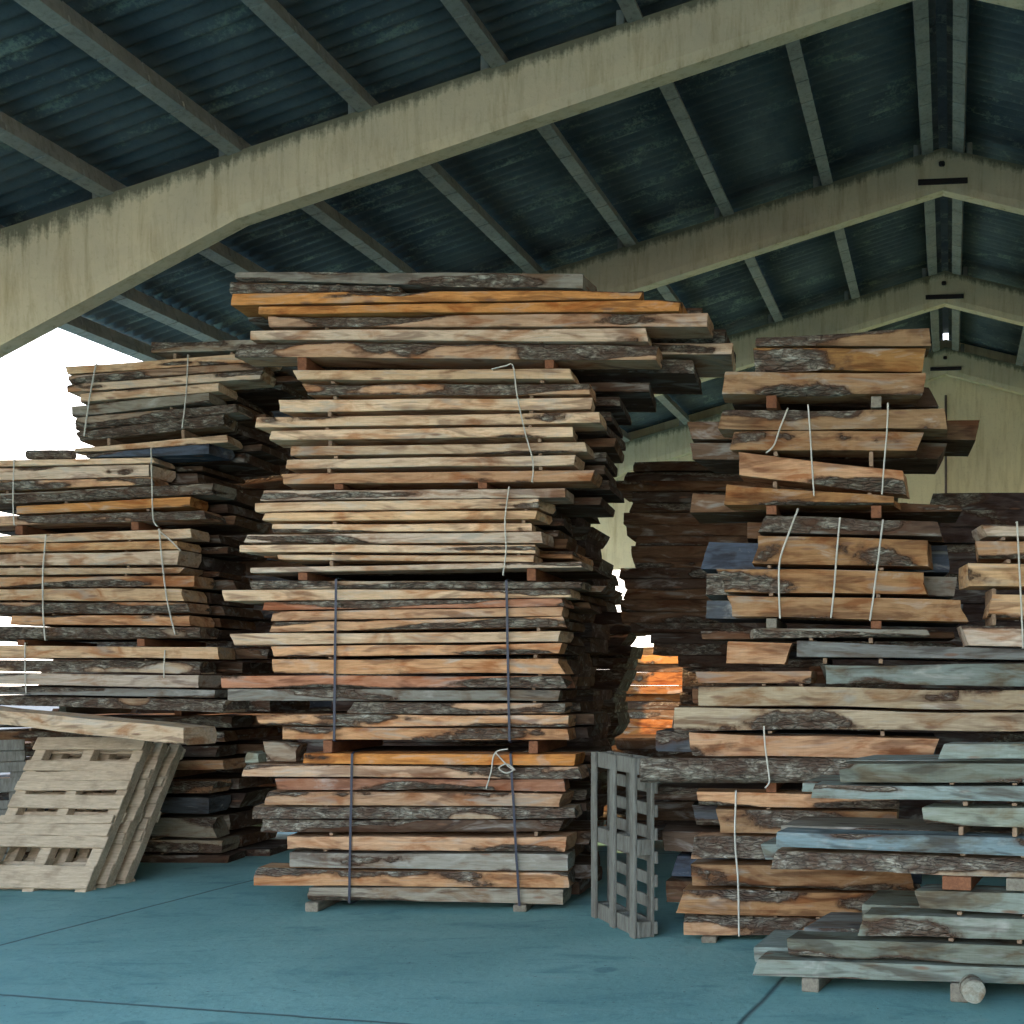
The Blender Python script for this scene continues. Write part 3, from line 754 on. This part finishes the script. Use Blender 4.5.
for i, (lbl, off, dx, w) in enumerate((('pale slatted pallet leaning frontmost against the left stack', 0, 0, .95),
                                  ('second leaning pallet, behind the pale slatted one', .16, .045, .95), ('third leaning pallet, rearmost of the leaning row', .32, .09, .93))):
    # right bottom corner at u=90 (d 9.75)
    xr = PX(88, 9.75)+dx
    e = pallet((xr-w/2, 9.72+off/math.cos(lean), .012+.0), (-lean, 0, 0), w, hA-.04*i, lbl, M_PALLET, SL_A[:9 if i == 0 else 8], group='leaning pallets')
    e.rotation_euler = (-lean, 0, math.radians(-3))
e = pallet((PX(-32, 10.2), 10.1, .01), (-math.radians(18), 0, math.radians(25)), .8, 1.15, 'dark pallet edge at the far left behind the pale pallet', M_PALLET_G, SL_A[:8])

# lattice pallet standing upright in the alley: runners to the front, deck boards behind
pn = Vector((PX(636, 7.95), 7.95)); pf = Vector((PX(592, 8.72), 8.72)); dv = pn-pf
e = empty('lattice_pallet', ((pn.x+pf.x)/2, (pn.y+pf.y)/2, 0), (0, 0, math.atan2(dv.y, dv.x)))
tag(e, 'grey lattice pallet standing upright between central and right stacks', 'pallet')
Wp = dv.length; Hp = 1.15
for x in (-Wp/2+.05, 0.0, Wp/2-.05):
    link('runner', box_me('runner', .085, .022, Hp, .004, x+3, .004, 8), M_PALLET_G, e, (x, 0, .002))
for z in (0.0, Hp/2-.05, Hp-.105):
    link('cross_board', box_me('cross_board', Wp, .022, .105, .004, z+5, .003, 6), M_PALLET_G, e, (0, .024, z+.002))
    for x in (-Wp/2+.05, 0.0, Wp/2-.05):
        link('block', box_me('block', .09, .07, .10, .004), M_PALLET_G, e, (x, .071, z+.004))
for x in (-Wp/2+.05, 0.0, Wp/2-.05):
    link('stringer', box_me('stringer', .09, .02, Hp, .003, x+1, .002, 6), M_PALLET_G, e, (x, .117, .002))
for k in range(8):
    z = .02+k*(Hp-.10)/7
    link('deck_board', box_me('deck_board', Wp, .022, .08, .004, k+2, .003, 6), M_PALLET_G, e, (0, .139, z))

# ------------------------------------------------------------------ straps and twine
def strap(line, u, vt, vb, label, lean=0):
    p = line.at(u); q = line.at(u+lean)
    zt, zb = PZ(vt, p.y), PZ(vb, p.y)
    f = -.018
    pts = [(p.x, p.y+.45, zt), (p.x, p.y+.02, zt), (p.x, p.y+f, zt-.012)]
    for k in range(1, 9):
        t = k/9; pts.append((p.x+(q.x-p.x)*t+.004*noise.noise((k*.8, u, 0)), p.y+f-.006*noise.noise((k, u, 2)), zt+(zb-zt)*t))
    pts += [(q.x, p.y+f, zb+.012), (q.x, p.y+.02, zb), (q.x, p.y+.45, zb)]
    o = link('packing_strap', ribbon_me('strap', pts, .017, .004), M_STRAP)
    tag(o, label, 'strap', 'dark packing straps')
strap(LM, 337, 578, 742, 'dark strap round the left of the fourth bundle, central stack', -2)
strap(LM, 507, 579, 742.5, 'dark strap round the right of the fourth bundle, central stack', 3)
strap(LM, 353, 752, 904, 'dark strap round the left of the lowest bundle, central stack', -3)
strap(LM, 511, 752, 907, 'dark strap round the right of the lowest bundle, central stack', 9)

def twine(line, uv, label, off=-.03, r=.0052, back=.03):
    d = line.at(uv[0][0]).y
    pts = []
    for i, (u, v) in enumerate(uv):
        p = line.at(u, off); pts.append(Vector((p.x, p.y, PZ(v, p.y))))
    # smooth
    out = []
    for i in range(len(pts)-1):
        a = pts[max(i-1, 0)]; b = pts[i]; c = pts[i+1]; e = pts[min(i+2, len(pts)-1)]
        for k in range(6):
            t = k/6; out.append(.5*((2*b)+(c-a)*t+(2*a-5*b+4*c-e)*t*t+(3*b-a-3*c+e)*t**3))
    out.append(pts[-1])
    if back:
        s = out[0].copy(); s.y += back; out.insert(0, s); s = out[-1].copy(); s.y += back; out.append(s)
    o = link('twine_tie', tube_me('twine', out, r), M_TWINE); tag(o, label, 'twine', 'pale twine ties')
twine(LM, [(492, 369), (505, 366), (513, 366), (517, 395), (525, 432), (533, 462), (532, 482)], 'white twine hanging over the second bundle of the central stack')
twine(LM, [(509, 487), (505, 520), (506, 550), (503, 575)], 'white twine down the third bundle of the central stack')
twine(LM, [(508, 749), (495, 753), (491, 772), (486, 789)], 'loose twine end on the lowest bundle of the central stack', back=0)
twine(LM, [(495, 752), (508, 766), (515, 770), (507, 764), (499, 768), (506, 773), (514, 770)], 'knotted twine loop on the right strap, lowest central bundle', back=0)
twine(LL, [(96, 364), (90, 395), (84, 436)], 'twine down the left of the top bundle, left stack', r=.007)
twine(LL, [(188, 355), (186, 395), (182, 428)], 'twine down the right of the top bundle, left stack', r=.006)
twine(LL, [(14, 460), (13, 500), (14, 525)], 'twine at the left end of the second bundle, left stack', r=.006)
twine(LL, [(151, 448), (152, 485), (153, 518), (157, 526)], 'twine down the right of the second bundle, left stack', r=.006)
twine(LL, [(46, 535), (43, 570), (43, 610), (45, 640)], 'twine down the left of the third bundle, left stack', r=.007)
twine(LL, [(159, 529), (162, 560), (167, 600), (175, 634)], 'slanting twine down the right of the third bundle, left stack', r=.007)
twine(LL, [(158, 530), (170, 540), (181, 551)], 'short loose twine end beside the slanting twine', r=.006, back=0)
twine(LL, [(25, 643), (25, 668), (26, 694)], 'twine down the left of the fourth bundle, left stack', r=.006)
twine(LL, [(165, 650), (164, 665), (164, 678)], 'short twine on the right of the fourth bundle, left stack', r=.006, back=0)
twine(LR, [(788, 408), (780, 428), (774, 445), (766, 453)], 'curved twine left on the second bundle, right stack', back=0)
twine(LR, [(808, 405), (810, 430), (812, 465), (814, 495)], 'straight twine at the middle of the second bundle, right stack')
twine(LR, [(888, 403), (887, 430), (884, 465), (882, 494)], 'straight twine on the right of the second bundle, right stack')
twine(LR, [(798, 509), (790, 530), (780, 560), (779, 590), (780, 618)], 'bent twine left on the third bundle, right stack', r=.006)
twine(LR, [(840, 518), (837, 550), (834, 590), (831, 617)], 'twine at the middle of the third bundle, right stack', r=.006)
twine(LR, [(883, 520), (878, 560), (873, 600), (870, 620)], 'twine on the right of the third bundle, right stack', r=.006)
twine(LR, [(764, 726), (765, 745), (769, 775), (769, 783), (765, 788)], 'twine hanging over the round log', off=-.175, back=0)
twine(LR, [(736, 791), (735, 840), (738, 880), (739, 936)], 'long twine down the lowest bundle of the right stack', off=-.03, r=.006)
twine(LQ, [(1017, 522), (1019, 560), (1022, 620), (1023, 648)], 'twine down the small pile at the right edge', r=.006)

# ------------------------------------------------------------------ light
w = bpy.data.worlds.new('world'); scene.world = w; w.use_nodes = True; nt = w.node_tree; nt.nodes.clear(); g = G(nt)
out = g.n('ShaderNodeOutputWorld'); bgn = g.n('ShaderNodeBackground'); g.l(bgn.outputs[0], out.inputs[0])
tc = g.n('ShaderNodeTexCoord'); sp = g.n('ShaderNodeSeparateXYZ'); g.l(tc.outputs['Generated'], sp.inputs[0])
sky = g.ramp(sp.outputs[2], [(0.0, (1.0, .90, .78)), (.12, (1.0, .93, .84)), (.32, (.66, .80, .98)), (.6, (.30, .58, .95)), (1.0, (.18, .45, .90))])
g.l(sky, bgn.inputs[0]); bgn.inputs[1].default_value = 4.4

sun = bpy.data.lights.new('sun', 'SUN'); sun.energy = 9; sun.angle = .01; sun.color = (1, .62, .30)
so = bpy.data.objects.new('sun', sun); COL.objects.link(so)
so.rotation_euler = Vector((1, .0, -.42)).to_track_quat('-Z', 'Y').to_euler(); so.location = (-15, 10, 9)

vs = scene.view_settings; vs.view_transform = 'Standard'; vs.look = 'None'; vs.gamma = 1; vs.use_curve_mapping = False; vs.exposure = 0.27
